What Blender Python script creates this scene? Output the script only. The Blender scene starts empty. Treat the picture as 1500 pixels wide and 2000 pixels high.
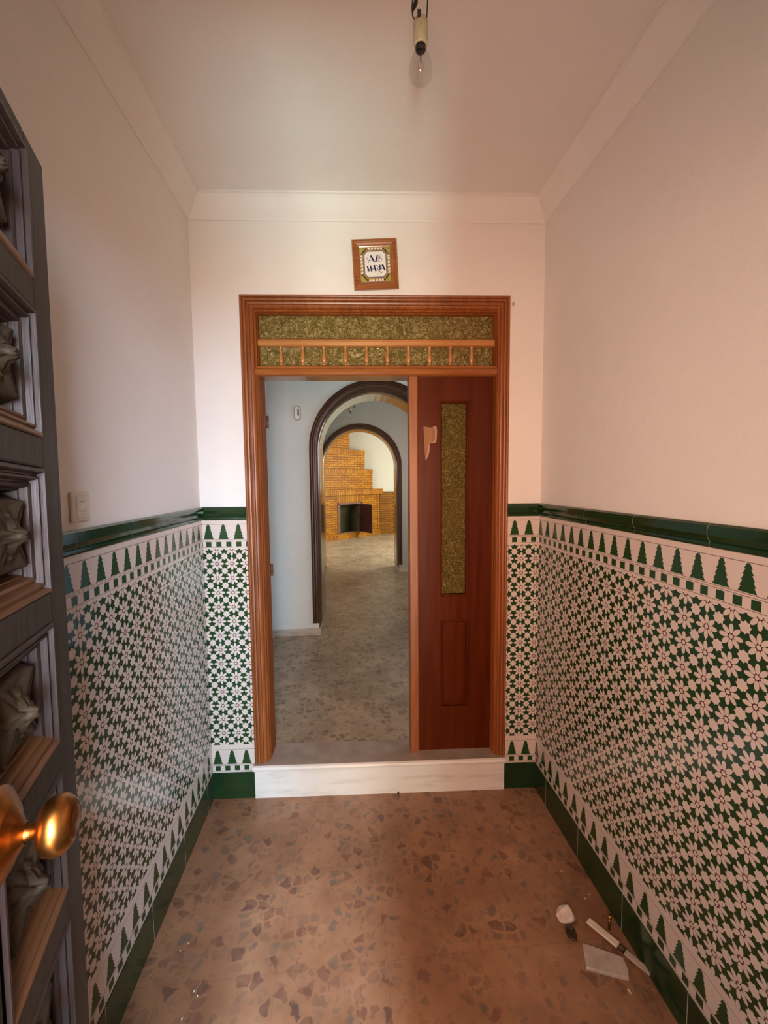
import bpy, bmesh, math, random
from math import pi, sin, cos, radians
from mathutils import Vector, Matrix
random.seed(7)
SC = bpy.context.scene
COL = SC.collection

# ------------------------------------------------------------------ camera
cd = bpy.data.cameras.new('camera'); cam = bpy.data.objects.new('camera', cd); COL.objects.link(cam)
F_PX = 817.34; YAW, PITCH, ROLL = .0853, .0751, -.0102
cd.sensor_fit = 'VERTICAL'; cd.sensor_height = 24.0; cd.sensor_width = 18.0
cd.lens = 24.0 * F_PX / 2000.0; cd.clip_start = .01; cd.clip_end = 60
Fv = Vector((sin(YAW)*cos(PITCH), cos(YAW)*cos(PITCH), -sin(PITCH)))
R0 = Vector((cos(YAW), -sin(YAW), 0)); U0 = R0.cross(Fv)
Rv = R0*cos(ROLL) + U0*sin(ROLL); Uv = -R0*sin(ROLL) + U0*cos(ROLL)
M3 = Matrix((Rv, Uv, -Fv)).transposed()
cam.matrix_world = Matrix.Translation((0, 0, 1.779)) @ M3.to_4x4()
SC.camera = cam

# ------------------------------------------------------------------ world, lights, exposure
SC.view_settings.view_transform = 'Standard'; SC.view_settings.look = 'None'
SC.view_settings.gamma = 1; SC.view_settings.use_curve_mapping = False
SC.view_settings.exposure = 0.0
w = bpy.data.worlds.new('world'); SC.world = w; w.use_nodes = True
w.node_tree.nodes['Background'].inputs[0].default_value = (1, .84, .72, 1)
w.node_tree.nodes['Background'].inputs[1].default_value = .7

def area(name, loc, target, sx, sy, power, color, spread=180):
    l = bpy.data.lights.new(name, 'AREA'); l.shape = 'RECTANGLE'; l.size = sx; l.size_y = sy
    l.energy = power; l.color = color; l.spread = radians(spread)
    o = bpy.data.objects.new(name, l); COL.objects.link(o); o.location = loc
    d = Vector(target) - Vector(loc); o.rotation_euler = d.to_track_quat('-Z', 'Y').to_euler()
    return o
# daylight through the entrance doorway (behind the camera)
area('street_ground_bounce', (.02, -3.1, .12), (0, 1.5, 2.9), 1.25, .8, 105, (0.58, .97, 1), 120)
area('street_ground_glint', (-.42, -3.1, .12), (0, 1.5, 2.9), .22, .8, 27, (0.75, 1, 0.767), 120)
area('street_sky', (1.35, -4.2, 2.45), (-.5, 2.2, 1.7), 1.9, 2.5, 335, (0.43, 0.72, 1), 100)
area('doorway_daylight', (.0, -.42, 1.85), (.75, 1.8, 1.50), .72, .75, 57, (1, 0.575, 0.384), 128)
area('doorway_low_daylight', (.0, -.42, 1.0), (.75, 1.8, 1.0), .72, .8, 6, (1, 0.3, 0.1), 150)
# daylight in the rooms beyond, and an added hall fill
area('living_room_window', (3.3, 9.6, 1.9), (0, 10.8, .6), 2.4, 1.7, 300, (0.982, 1, 0.848), 180)
area('living_room_window_light', (-1.9, 8.6, 2.4), (.8, 12, .6), 1.4, 1.4, 59.13, (1, 0.889, 0.873), 180)
area('passage_window', (1.85, 5.9, 2.0), (0, 6.3, 1.6), 1.0, 1.0, 17, (1, 0.864, 0.818), 180)
area('hall_side_fill', (1.60, 3.35, 1.7), (-.7, 3.9, 1.3), 1.0, 1.6, 13, (.92, .88, 1), 170)  # added fill to brighten the hall wall; no opening stands there
area('street_upper_sky', (.05, -2.6, 4.3), (-.15, 1.6, 0), .32, .9, 105, (.66, .82, 1), 90)

# ------------------------------------------------------------------ shader helpers
class E:
    nt = None
    def __init__(s, v): s.v = v
    @staticmethod
    def op(o, *a, clamp=False):
        n = E.nt.nodes.new('ShaderNodeMath'); n.operation = o; n.use_clamp = clamp
        for i, x in enumerate(a):
            if isinstance(x, E): x = x.v
            if isinstance(x, (int, float)): n.inputs[i].default_value = x
            else: E.nt.links.new(x, n.inputs[i])
        return E(n.outputs[0])
    def __add__(s, o): return E.op('ADD', s, o)
    __radd__ = __add__
    def __sub__(s, o): return E.op('SUBTRACT', s, o)
    def __rsub__(s, o): return E.op('SUBTRACT', o, s)
    def __mul__(s, o): return E.op('MULTIPLY', s, o)
    __rmul__ = __mul__
    def __truediv__(s, o): return E.op('DIVIDE', s, o)
    def __lt__(s, o): return E.op('LESS_THAN', s, o)
    def __gt__(s, o): return E.op('GREATER_THAN', s, o)
def floor_(a): return E.op('FLOOR', a)
def absv(a): return E.op('ABSOLUTE', a)
def mx(a, b): return E.op('MAXIMUM', a, b)
def mn(a, b): return E.op('MINIMUM', a, b)
def band(z, a, b): return (z > a) * (z < b)

def nmat(name):
    m = bpy.data.materials.new(name); m.use_nodes = True
    nt = m.node_tree; E.nt = nt
    return m, nt, nt.nodes['Principled BSDF']
def node(nt, t, **k):
    n = nt.nodes.new(t)
    for a, b in k.items():
        if a in n.inputs: n.inputs[a].default_value = b
        else: setattr(n, a, b)
    return n
def sep(nt, scale=None):
    tc = nt.nodes.new('ShaderNodeTexCoord'); s = nt.nodes.new('ShaderNodeSeparateXYZ')
    nt.links.new(tc.outputs['Object'], s.inputs[0]); return tc, E(s.outputs[0]), E(s.outputs[1]), E(s.outputs[2])
def mixc(nt, fac, a, b):
    n = nt.nodes.new('ShaderNodeMix'); n.data_type = 'RGBA'
    for sock, x in ((n.inputs[0], fac), (n.inputs[6], a), (n.inputs[7], b)):
        if isinstance(x, E): x = x.v
        if isinstance(x, (int, float)): sock.default_value = x
        elif isinstance(x, tuple): sock.default_value = (*x, 1) if len(x) == 3 else x
        else: nt.links.new(x, sock)
    return n.outputs[2]
def bump(nt, height, strength, dist=.01):
    b = nt.nodes.new('ShaderNodeBump'); b.inputs['Strength'].default_value = strength; b.inputs['Distance'].default_value = dist
    if isinstance(height, E): height = height.v
    nt.links.new(height, b.inputs['Height']); return b.outputs[0]
def mapped(nt, scale):
    tc = nt.nodes.new('ShaderNodeTexCoord'); mp = nt.nodes.new('ShaderNodeMapping'); mp.inputs['Scale'].default_value = scale
    nt.links.new(tc.outputs['Object'], mp.inputs[0]); return mp.outputs[0]
def noise(nt, vec, scale, detail=3, rough=.5):
    n = nt.nodes.new('ShaderNodeTexNoise'); n.inputs['Scale'].default_value = scale
    n.inputs['Detail'].default_value = detail; n.inputs['Roughness'].default_value = rough
    nt.links.new(vec, n.inputs['Vector']); return n.outputs['Fac']
def ramp(nt, fac, stops):
    r = nt.nodes.new('ShaderNodeValToRGB'); e = r.color_ramp.elements
    while len(e) < len(stops): e.new(.5)
    for i, (p, c) in enumerate(stops): e[i].position = p; e[i].color = (*c, 1)
    if isinstance(fac, E): fac = fac.v
    nt.links.new(fac, r.inputs[0]); return r.outputs[0]

def simple(name, col, rough=.5, metal=0, var=.12, vscale=20, bumps=0, bscale=200, spec=.5, coat=0):
    m, nt, b = nmat(name)
    v = mapped(nt, (1, 1, 1)); f = noise(nt, v, vscale, 4)
    c2 = tuple(max(0, x*(1-var*2)) for x in col); c1 = tuple(min(1, x*(1+var)) for x in col)
    nt.links.new(ramp(nt, f, [(.3, c2), (.7, c1)]), b.inputs['Base Color'])
    b.inputs['Roughness'].default_value = rough; b.inputs['Metallic'].default_value = metal
    b.inputs['Specular IOR Level'].default_value = spec; b.inputs['Coat Weight'].default_value = coat
    b.inputs['Coat Roughness'].default_value = .08
    if bumps: nt.links.new(bump(nt, noise(nt, v, bscale, 3), bumps, .003), b.inputs['Normal'])
    return m

def wood(name, dark, light, axis='Z', rough=.3, coat=.6, gscale=1.0, bumps=.15, spec=.5):
    m, nt, b = nmat(name)
    s = {'Z': (28, 28, 1.6), 'X': (1.6, 28, 28), 'Y': (28, 1.6, 28)}[axis]
    v = mapped(nt, tuple(q*gscale for q in s))
    f = noise(nt, v, 2.2, 6, .6); g = noise(nt, mapped(nt, tuple(q*.35*gscale for q in s)), 1.0, 3)
    nt.links.new(ramp(nt, E(f)*.65+E(g)*.35, [(.32, dark), (.68, light)]), b.inputs['Base Color'])
    b.inputs['Roughness'].default_value = rough; b.inputs['Coat Weight'].default_value = coat; b.inputs['Coat Roughness'].default_value = max(.1, rough*.7); b.inputs['Specular IOR Level'].default_value = spec
    nt.links.new(bump(nt, f, bumps, .002), b.inputs['Normal'])
    return m

def plaster(name, col):
    m, nt, b = nmat(name); v = mapped(nt, (1, 1, 1))
    n1 = noise(nt, v, 1.3, 3); n2 = noise(nt, v, 9, 5)
    nt.links.new(ramp(nt, E(n1)*.6+E(n2)*.4, [(.3, tuple(c*.94 for c in col)), (.7, col)]), b.inputs['Base Color'])
    b.inputs['Roughness'].default_value = .75; b.inputs['Specular IOR Level'].default_value = .25
    nt.links.new(bump(nt, E(noise(nt, v, 14, 5, .6))*.8+E(noise(nt, v, 160, 2))*.12, .25, .012), b.inputs['Normal'])
    return m

MAT = {}
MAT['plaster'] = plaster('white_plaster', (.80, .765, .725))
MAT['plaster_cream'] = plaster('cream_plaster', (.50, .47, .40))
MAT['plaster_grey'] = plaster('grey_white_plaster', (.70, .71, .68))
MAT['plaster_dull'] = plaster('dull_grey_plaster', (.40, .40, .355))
MAT['wood'] = wood('varnished_pine', (.16, .038, .007), (.34, .105, .022), 'Z', .4, .15)
MAT['wood_satin'] = wood('satin_pine_jamb', (.16, .038, .007), (.34, .105, .022), 'Z', .6, 0, 1.0, .15, .15)
MAT['wood_h'] = wood('varnished_pine_horizontal', (.20, .055, .010), (.42, .145, .030), 'X')
MAT['wood_bar'] = wood('honey_pine', (.33, .13, .028), (.55, .25, .07), 'X')
MAT['wood_turned'] = wood('honey_pine_turned', (.33, .13, .028), (.55, .25, .07), 'Z')
MAT['wood_red'] = wood('red_varnished_veneer', (.056, .0055, .001), (.11, .021, .002), 'Z', .36, .1, .6, .05, .15)
MAT['wood_raw'] = wood('bare_torn_wood', (.20, .07, .022), (.32, .13, .045), 'Z', .6, 0)
MAT['wood_dark'] = wood('dark_walnut', (.036, .013, .006), (.095, .036, .013), 'Z', .35, .3)
MAT['wood_lining'] = wood('polished_walnut_lining', (.05, .024, .014), (.11, .058, .035), 'Z', .22, .8, .5, .02)
MAT['oak_face'] = wood('weathered_oak', (.022, .018, .014), (.050, .041, .031), 'Z', .5, 0, 1.4, .5, .2)
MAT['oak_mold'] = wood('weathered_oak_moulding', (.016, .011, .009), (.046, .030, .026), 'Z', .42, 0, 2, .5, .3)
MAT['oak_lit'] = wood('lit_oak_ledge', (.085, .036, .012), (.145, .066, .022), 'X', .45, .2, 1.2, .4)  # lit copy of the oak: warm light painted into the up-facing ledges
MAT['oak_carved'] = simple('carved_oak', (.046, .036, .022), .5, 0, .3, 14, .4, 60, .3, 0)
MAT['brass'] = simple('aged_brass', (.40, .16, .035), .32, 1, .25, 30)
MAT['brass_dull'] = simple('dull_brass', (.45, .26, .09), .4, 1, .2, 40)
MAT['black'] = simple('black_cable', (.008, .007, .007), .4)
MAT['tape'] = simple('dark_tape', (.03, .012, .010), .5)
MAT['socket'] = simple('cream_socket', (.50, .40, .25), .4, 0, .1, 60)
MAT['white_plastic'] = simple('white_plastic', (.66, .58, .48), .35, 0, .06, 30)
MAT['plastic_line'] = simple('plastic_gap', (.16, .09, .05), .5)
MAT['plastic_grey'] = simple('grey_plastic', (.42, .44, .42), .35, 0, .05, 30)
MAT['white_gloss'] = simple('white_button', (.85, .85, .80), .2, 0, .03)
MAT['steel'] = simple('tarnished_steel', (.75, .62, .48), .22, 1, .15, 60)
MAT['pale_metal'] = simple('pale_metal', (.90, .80, .66), .3, .3, .05, 60)
MAT['green'] = simple('green_glaze', (.008, .036, .010), .12, 0, .12, 6, .08, 30, .6)
MAT['grout'] = simple('grout', (.48, .45, .40), .8)
MAT['torn_edge'] = simple('torn_wood_fibre', (.42, .24, .16), .6, 0, .1, 60)
MAT['rubble'] = simple('plaster_rubble', (.62, .52, .44), .8, 0, .15, 40, .5, 80)
MAT['shard'] = simple('tile_shard', (.47, .40, .35), .5, 0, .1, 30, .2, 60)
MAT['clay'] = simple('brown_paper', (.22, .12, .07), .7, 0, .2, 40, .3, 60)
MAT['dark_gloss'] = simple('dark_brown_gloss', (.03, .022, .010), .1, 0, .1, 20, 0, 50, .8)
MAT['iron'] = simple('rusty_iron', (.15, .055, .02), .55, 0, .3, 30, .2, 60)
MAT['iron_dark'] = simple('dark_red_iron', (.045, .010, .006), .5, 0, .2, 10)
MAT['soot'] = simple('sooty_olive_lining', (.055, .048, .016), .8, 0, .2, 6)
MAT['street'] = simple('street_paving', (.45, .36, .28), .8, 0, .15, 3)
MAT['navy'] = simple('navy_glaze', (.012, .010, .05), .2, 0, .05)
MAT['lilac'] = simple('lilac_glaze', (.28, .22, .38), .2, 0, .1)
MAT['slate'] = simple('grey_glaze', (.16, .17, .17), .2, 0, .1)
MAT['leaf_green'] = simple('yellow_green_glaze', (.38, .36, .07), .2, 0, .2, 60)
MAT['ochre'] = simple('ochre_glaze', (.42, .24, .05), .2, 0, .2, 60)
MAT['glaze_white'] = simple('white_glaze', (.80, .79, .74), .15, 0, .03)
MAT['dark_line'] = simple('dark_brown_glaze', (.04, .025, .015), .2, 0, .05)

# ornamental tile: local x along the wall (star columns at whole cells), local z = height
TP = .0795
def tile_mat(name):
    m, nt, b = nmat(name); tc, x, y, z = sep(nt)
    X = x / TP; Zc = (z - 1.380) / TP
    sx = X - floor_(X + .5); sz = Zc - floor_(Zc + .5)
    m1 = mx(absv(sx), absv(sz)); m2 = (absv(sx) + absv(sz)) * .7071
    star = mn(m1, m2) < .170
    fx = X - floor_(X) - .5; fz = Zc - floor_(Zc) - .5
    r = E.op('SQRT', fx*fx + fz*fz); ph = E.op('ARCTAN2', fz, fx)
    ph = ph - floor_(ph / (pi/4) + .5) * (pi/4)
    px = r * E.op('COSINE', ph); py = r * E.op('SINE', ph)
    ex = (px - .285) / .172; ey = py / .087
    pet = (ex*ex + ey*ey) < 1
    cen = r < .078
    white = mx(mx(star, pet), cen)
    nearc = r < .27
    # frieze
    def frieze(z0):
        t = (z - z0) / .079
        fr = t * 5; tier = floor_(fr); fra = fr - tier
        hw = .35 - tier * .047 - fra * .105
        return (absv(sx) < hw) * band(t, 0, 1)
    X6 = x / (TP * 2 / 3) + .5; s6 = absv(X6 - floor_(X6) - .5)
    def squares(z0):
        return (s6 < .262) * band(z, z0, z0 + .027)
    tree = mx(frieze(1.4735), frieze(.2055)); sq = mx(squares(1.4325), squares(.1675))
    lines = band(z, 1.5535, 1.5555)
    for a in (1.4695, 1.4625, 1.4280, .2890, .2018, .1955, .1625): lines = mx(lines, band(z, a, a + .0018))
    infield = band(z, .3175, 1.4200)
    # vertical joints every four cells through the flower columns
    J = X / 4 + .125; jj = absv(J - floor_(J) - .5); joint = (jj > .4955) 
    w_ = (.64, .555, .495); g_ = (.013, .046, .013); br = (.075, .022, .014)
    gr = mixc(nt, nearc, g_, br)
    field = mixc(nt, white, gr, w_)
    gm = mx(tree, sq)
    fz_ = mixc(nt, gm, w_, (.014, .054, .014)); fz2 = mixc(nt, lines, fz_, (.16, .10, .07))
    c = mixc(nt, infield, fz2, field)
    c = mixc(nt, joint * .55, c, (.64, .58, .52))
    nt.links.new(c, b.inputs['Base Color'])
    b.inputs['Roughness'].default_value = .16; b.inputs['Specular IOR Level'].default_value = .5
    nt.links.new(bump(nt, noise(nt, mapped(nt, (1, 1, 1)), 9, 2), .12, .01), b.inputs['Normal'])
    return m
MAT['tile'] = tile_mat('moorish_star_tile')

def terrazzo(name, base1, base2, chips, rough, scale=21, amount=.46, jo=.0):
    m, nt, b = nmat(name)
    tc = nt.nodes.new('ShaderNodeTexCoord')
    wn = nt.nodes.new('ShaderNodeTexNoise'); wn.inputs['Scale'].default_value = 26; wn.inputs['Detail'].default_value = 2
    nt.links.new(tc.outputs['Object'], wn.inputs['Vector'])
    vm = nt.nodes.new('ShaderNodeVectorMath'); vm.operation = 'MULTIPLY_ADD'; vm.inputs[1].default_value = (.034, .034, .0)
    nt.links.new(wn.outputs['Color'], vm.inputs[0]); nt.links.new(tc.outputs['Object'], vm.inputs[2])
    def layer(sc, off):
        mp = nt.nodes.new('ShaderNodeMapping'); mp.inputs['Location'].default_value = (off, off*1.7, 0); mp.inputs['Scale'].default_value = (1, 1, 0)
        nt.links.new(vm.outputs[0], mp.inputs[0])
        v1 = node(nt, 'ShaderNodeTexVoronoi', feature='F1', voronoi_dimensions='2D'); v1.inputs['Scale'].default_value = sc
        v2 = node(nt, 'ShaderNodeTexVoronoi', feature='DISTANCE_TO_EDGE', voronoi_dimensions='2D'); v2.inputs['Scale'].default_value = sc
        nt.links.new(mp.outputs[0], v1.inputs['Vector']); nt.links.new(mp.outputs[0], v2.inputs['Vector'])
        s = nt.nodes.new('ShaderNodeSeparateColor'); nt.links.new(v1.outputs['Color'], s.inputs[0])
        return E(s.outputs[0]), E(s.outputs[1]), E(v2.outputs['Distance'])
    r, g, d = layer(scale, 0); r2, g2, d2 = layer(scale*1.9, 3.3)
    chip = E.op('MULTIPLY', (d - (.05 + g*.13)) * 18, 1, clamp=True) * (r > 1-amount); chip2 = E.op('MULTIPLY', (d2 - .10) * 14, 1, clamp=True) * (r2 > 1-amount*.75)
    nv = tc.outputs['Object']
    base = ramp(nt, E(noise(nt, nv, 7, 5, .6)), [(.3, base1), (.7, base2)])
    cc = ramp(nt, g, [(0, chips[0]), (.3, chips[1]), (.55, chips[2]), (.8, chips[3])])
    c2 = ramp(nt, g2, [(0, chips[3]), (.4, chips[2]), (.8, chips[1])])
    c = mixc(nt, chip2 * .45, base, c2); c = mixc(nt, chip * (.45 + r2*.4), c, cc)
    t, x, y, z = sep(nt); x = x - jo; y = y - jo*1.9
    jx = absv(x/.40 - floor_(x/.40) - .5); jy = absv(y/.40 - floor_(y/.40) - .5)
    c = mixc(nt, mx(jx > .496, jy > .496) * .35, c, tuple(q*.6 for q in base1))
    dirt = ramp(nt, E(noise(nt, nv, 2.3, 4)), [(.35, (.72, .68, .66)), (.62, (1, 1, 1))])
    mm = nt.nodes.new('ShaderNodeMix'); mm.data_type = 'RGBA'; mm.blend_type = 'MULTIPLY'; mm.inputs[0].default_value = 1
    nt.links.new(c, mm.inputs[6]); nt.links.new(dirt, mm.inputs[7])
    nt.links.new(mm.outputs[2], b.inputs['Base Color'])
    nt.links.new((E(noise(nt, nv, 12, 4)) * .25 + rough).v, b.inputs['Roughness'])
    b.inputs['Specular IOR Level'].default_value = .5
    return m
MAT['floor'] = terrazzo('brown_terrazzo', (.285, .148, .076), (.40, .222, .125),
    [(.10, .06, .05), (.20, .095, .06), (.26, .16, .10), (.15, .12, .09)], .22, 22, .42, .115)
MAT['floor_hall'] = terrazzo('beige_terrazzo', (.32, .25, .168), (.46, .365, .25),
    [(.12, .09, .065), (.19, .13, .09), (.24, .19, .13), (.16, .13, .09)], .25, 22, .4)

def marble(name, c1, c2, rough=.25, sc=4):
    m, nt, b = nmat(name); v = mapped(nt, (1, 2.5, 6))
    f = noise(nt, v, sc, 7, .62)
    nt.links.new(ramp(nt, f, [(.28, c2), (.5, c1), (.75, c1)]), b.inputs['Base Color'])
    b.inputs['Roughness'].default_value = rough
    return m
MAT['marble'] = marble('white_marble', (.74, .70, .65), (.56, .51, .46), .2, 3)
MAT['tread'] = simple('dusty_tread', (.33, .265, .215), .3, 0, .12, 9)
MAT['marble_base'] = marble('beige_marble', (.50, .44, .36), (.26, .21, .17), .3, 9)

def brick(name, soldier=False, dull=1.0):
    m, nt, b = nmat(name); tc, x, y, z = sep(nt)
    comb = nt.nodes.new('ShaderNodeCombineXYZ')
    a, c = (z, x) if soldier else (x, z)
    nt.links.new(a.v, comb.inputs[0]); nt.links.new(c.v, comb.inputs[1])
    t = node(nt, 'ShaderNodeTexBrick', offset=.5)
    t.inputs['Scale'].default_value = 1; t.inputs['Brick Width'].default_value = .24 if not soldier else .6
    t.inputs['Row Height'].default_value = .062; t.inputs['Mortar Size'].default_value = .009; t.inputs['Mortar Smooth'].default_value = .3
    t.inputs['Color1'].default_value = (.38*dull, .155*dull, .008*dull, 1); t.inputs['Color2'].default_value = (.25*dull, .08*dull, .004*dull, 1)
    t.inputs['Mortar'].default_value = (.13*dull, .045*dull, .007*dull, 1); t.inputs['Bias'].default_value = -.2
    nt.links.new(comb.outputs[0], t.inputs['Vector'])
    nt.links.new(t.outputs['Color'], b.inputs['Base Color']); b.inputs['Roughness'].default_value = .5; b.inputs['Specular IOR Level'].default_value = .2
    nt.links.new(bump(nt, 1-E(t.outputs['Fac']), .6, .006), b.inputs['Normal'])
    return m
MAT['brick'] = brick('ochre_brick'); MAT['brick_soldier'] = brick('ochre_soldier_brick', True)
MAT['brick_dado'] = brick('brown_brick', False, .62)

def pattern_glass(name, c1, c2, scale, stretch=(1, 1, 1)):
    m, nt, b = nmat(name); v = mapped(nt, stretch)
    n1 = nt.nodes.new('ShaderNodeTexNoise'); n1.inputs['Scale'].default_value = scale; n1.inputs['Detail'].default_value = 2
    n1.inputs['Distortion'].default_value = 2.2; nt.links.new(v, n1.inputs['Vector'])
    f = E(n1.outputs['Fac']); rid = absv(f - .5) * 6
    nt.links.new(ramp(nt, rid, [(0, c1), (.35, c2), (1, tuple(q*.8 for q in c2))]), b.inputs['Base Color'])
    b.inputs['Roughness'].default_value = .18; b.inputs['Transmission Weight'].default_value = .25
    nt.links.new(bump(nt, 1 - rid, .9, .006), b.inputs['Normal'])
    return m
MAT['glass_swirl'] = pattern_glass('amber_swirl_glass', (.50, .40, .17), (.25, .18, .045), 25)
MAT['glass_drop'] = pattern_glass('amber_droplet_glass', (.38, .29, .09), (.18, .125, .025), 48)

def clear_glass():
    m = bpy.data.materials.new('clear_bulb_glass'); m.use_nodes = True; nt = m.node_tree; nt.nodes.clear()
    o = nt.nodes.new('ShaderNodeOutputMaterial'); mi = nt.nodes.new('ShaderNodeMixShader')
    t = nt.nodes.new('ShaderNodeBsdfTransparent'); t.inputs[0].default_value = (.95, .95, .95, 1)
    g = nt.nodes.new('ShaderNodeBsdfGlossy'); g.inputs['Roughness'].default_value = .03
    lw = nt.nodes.new('ShaderNodeLayerWeight'); lw.inputs[0].default_value = .5; E.nt = nt
    fc = E(lw.outputs['Facing']); nt.links.new((fc*fc*fc*.22 + .05).v, mi.inputs[0]); nt.links.new(t.outputs[0], mi.inputs[1]); nt.links.new(g.outputs[0], mi.inputs[2])
    nt.links.new(mi.outputs[0], o.inputs[0]); return m
MAT['bulb'] = clear_glass()

# ------------------------------------------------------------------ mesh helpers
class MB:
    def __init__(s): s.v = []; s.f = []; s.sm = []
    def add(s, vs, fs, smooth=False):
        o = len(s.v); s.v += [tuple(v) for v in vs]
        for f in fs: s.f.append([i+o for i in f]); s.sm.append(smooth)
        return s
    def box(s, x0, x1, y0, y1, z0, z1, rz=0, c=None):
        vs = [(x, y, z) for z in (z0, z1) for x, y in ((x0, y0), (x1, y0), (x1, y1), (x0, y1))]
        return s.add(vs, [(3, 2, 1, 0), (4, 5, 6, 7), (0, 1, 5, 4), (1, 2, 6, 5), (2, 3, 7, 6), (3, 0, 4, 7)])
    def bevbox(s, x0, x1, y0, y1, z0, z1, b=.003, seg=2):
        bm = bmesh.new(); bmesh.ops.create_cube(bm, size=1)
        for v in bm.verts: v.co = Vector(((x0+x1)/2+v.co.x*(x1-x0), (y0+y1)/2+v.co.y*(y1-y0), (z0+z1)/2+v.co.z*(z1-z0)))
        bmesh.ops.bevel(bm, geom=bm.edges[:], offset=b, segments=seg, profile=.5, affect='EDGES')
        bm.verts.index_update(); s.add([v.co for v in bm.verts], [[v.index for v in f.verts] for f in bm.faces]); bm.free(); return s
    def tube(s, pts, r, n=10, cap=True):
        pts = [Vector(p) for p in pts]; vs = []; N = len(pts); up = None
        for i, p in enumerate(pts):
            d = (pts[min(i+1, N-1)] - pts[max(i-1, 0)]).normalized()
            if up is None: up = d.orthogonal().normalized()
            up = (up - d*up.dot(d)).normalized(); q = d.cross(up)
            rr = r[i] if isinstance(r, (list, tuple)) else r
            vs += [p + (up*cos(2*pi*k/n) + q*sin(2*pi*k/n))*rr for k in range(n)]
        fs = [(i*n+k, i*n+(k+1) % n, (i+1)*n+(k+1) % n, (i+1)*n+k) for i in range(N-1) for k in range(n)]
        s.add(vs, fs, True)
        if cap: s.add(vs[:n], [list(range(n))[::-1]]); s.add(vs[-n:], [list(range(n))])
        return s
    def lathe(s, prof, n=32, axis='Z', o=(0, 0, 0)):
        vs = []
        for r, h in prof:
            for k in range(n):
                a = 2*pi*k/n; c, q = r*cos(a), r*sin(a)
                p = {'Z': (c, q, h), 'Y': (q, h, c), 'X': (h, c, q)}[axis]
                vs.append((p[0]+o[0], p[1]+o[1], p[2]+o[2]))
        fs = [(i*n+k, i*n+(k+1) % n, (i+1)*n+(k+1) % n, (i+1)*n+k) for i in range(len(prof)-1) for k in range(n)]
        return s.add(vs, fs, True)
    def sweep(s, paths, closed=False, smooth=False):
        # paths: one list of 3-D points per profile point
        m = len(paths); n = len(paths[0])
        vs = [p for row in paths for p in row]
        fs = [(i*n+k, i*n+k+1, (i+1)*n+k+1, (i+1)*n+k) for i in range(m-1) for k in range(n-1)]
        if closed: fs += [((m-1)*n+k, (m-1)*n+k+1, k+1, k) for k in range(n-1)]
        s.add(vs, fs, smooth)
        if closed:
            s.add([row[0] for row in paths], [list(range(m))]); s.add([row[-1] for row in paths], [list(range(m))[::-1]])
        return s
    def prism(s, poly, y0, y1):     # polygon in x,z extruded along y
        n = len(poly); vs = [(x, y0, z) for x, z in poly] + [(x, y1, z) for x, z in poly]
        return s.add(vs, [list(range(n)), list(range(n, 2*n))[::-1]] + [(k, k+n, (k+1) % n+n, (k+1) % n) for k in range(n)])
    def prismz(s, poly, z0, z1):
        n = len(poly); vs = [(x, y, z0) for x, y in poly] + [(x, y, z1) for x, y in poly]
        return s.add(vs, [list(range(n))[::-1], list(range(n, 2*n))] + [(k, (k+1) % n, (k+1) % n+n, k+n) for k in range(n)])
    def build(s, name, mat, parent=None, loc=None, rz=0, mw=None):
        me = bpy.data.meshes.new(name); me.from_pydata(s.v, [], s.f)
        for p, q in zip(me.polygons, s.sm): p.use_smooth = q
        bm = bmesh.new(); bm.from_mesh(me); bmesh.ops.recalc_face_normals(bm, faces=bm.faces[:]); bm.to_mesh(me); bm.free()
        me.materials.append(MAT[mat] if isinstance(mat, str) else mat)
        o = bpy.data.objects.new(name, me); COL.objects.link(o)
        if parent: o.parent = parent
        if mw is not None: o.matrix_world = mw
        elif loc is not None: o.location = loc; o.rotation_euler = (0, 0, rz)
        return o
def tag(o, label=None, cat=None, group=None, kind=None):
    if label: o['label'] = label
    if cat: o['category'] = cat
    if group: o['group'] = group
    if kind: o['kind'] = kind
    return o
def empty(name, loc=(0, 0, 0), rz=0, mw=None, **k):
    o = bpy.data.objects.new(name, None); COL.objects.link(o); o.empty_display_size = .1
    if mw is not None: o.matrix_world = mw
    else: o.location = loc; o.rotation_euler = (0, 0, rz)
    return tag(o, **k)
def S(o): return tag(o, kind='structure')

# ------------------------------------------------------------------ the room shell
XL, XR, D, AB = -.784, 1.050, 2.268, math.atan(-.0499)
ZC = 3.205                    # ceiling of the vestibule
HF = .20                      # level of the hall floor
def BW(x=0): return dict(loc=(x*cos(AB), D + x*sin(AB), 0), rz=AB)     # frame on the far vestibule wall

# floors
S(MB().prismz([(XL-.02, -.45), (XR+.02, -.45), (XR+.02, 2.30), (XL-.02, 2.33)], -.05, 0).build('floor', 'floor'))
S(MB().prismz([(-3.2, 2.41), (3.6, 2.41), (3.6, 12.35), (-3.2, 12.35)], HF-.05, HF).build('floor', 'floor_hall'))
S(MB().box(-3, 3, -7, -.45, -.12, -.04).build('street_ground', 'street'))
# ceilings
S(MB().box(XL-.1, XR+.1, -.45, 2.45, ZC, ZC+.08).build('ceiling', 'plaster'))
S(MB().box(-1.0, 1.8, 2.43, 4.85, 3.20, 3.28).build('ceiling', 'plaster_grey'))
S(MB().box(-2.2, 2.6, 4.85, 7.65, 3.30, 3.38).build('ceiling', 'plaster_grey'))
S(MB().box(-3.1, 3.6, 7.65, 12.5, 3.40, 3.48).build('ceiling', 'plaster_cream'))
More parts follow.
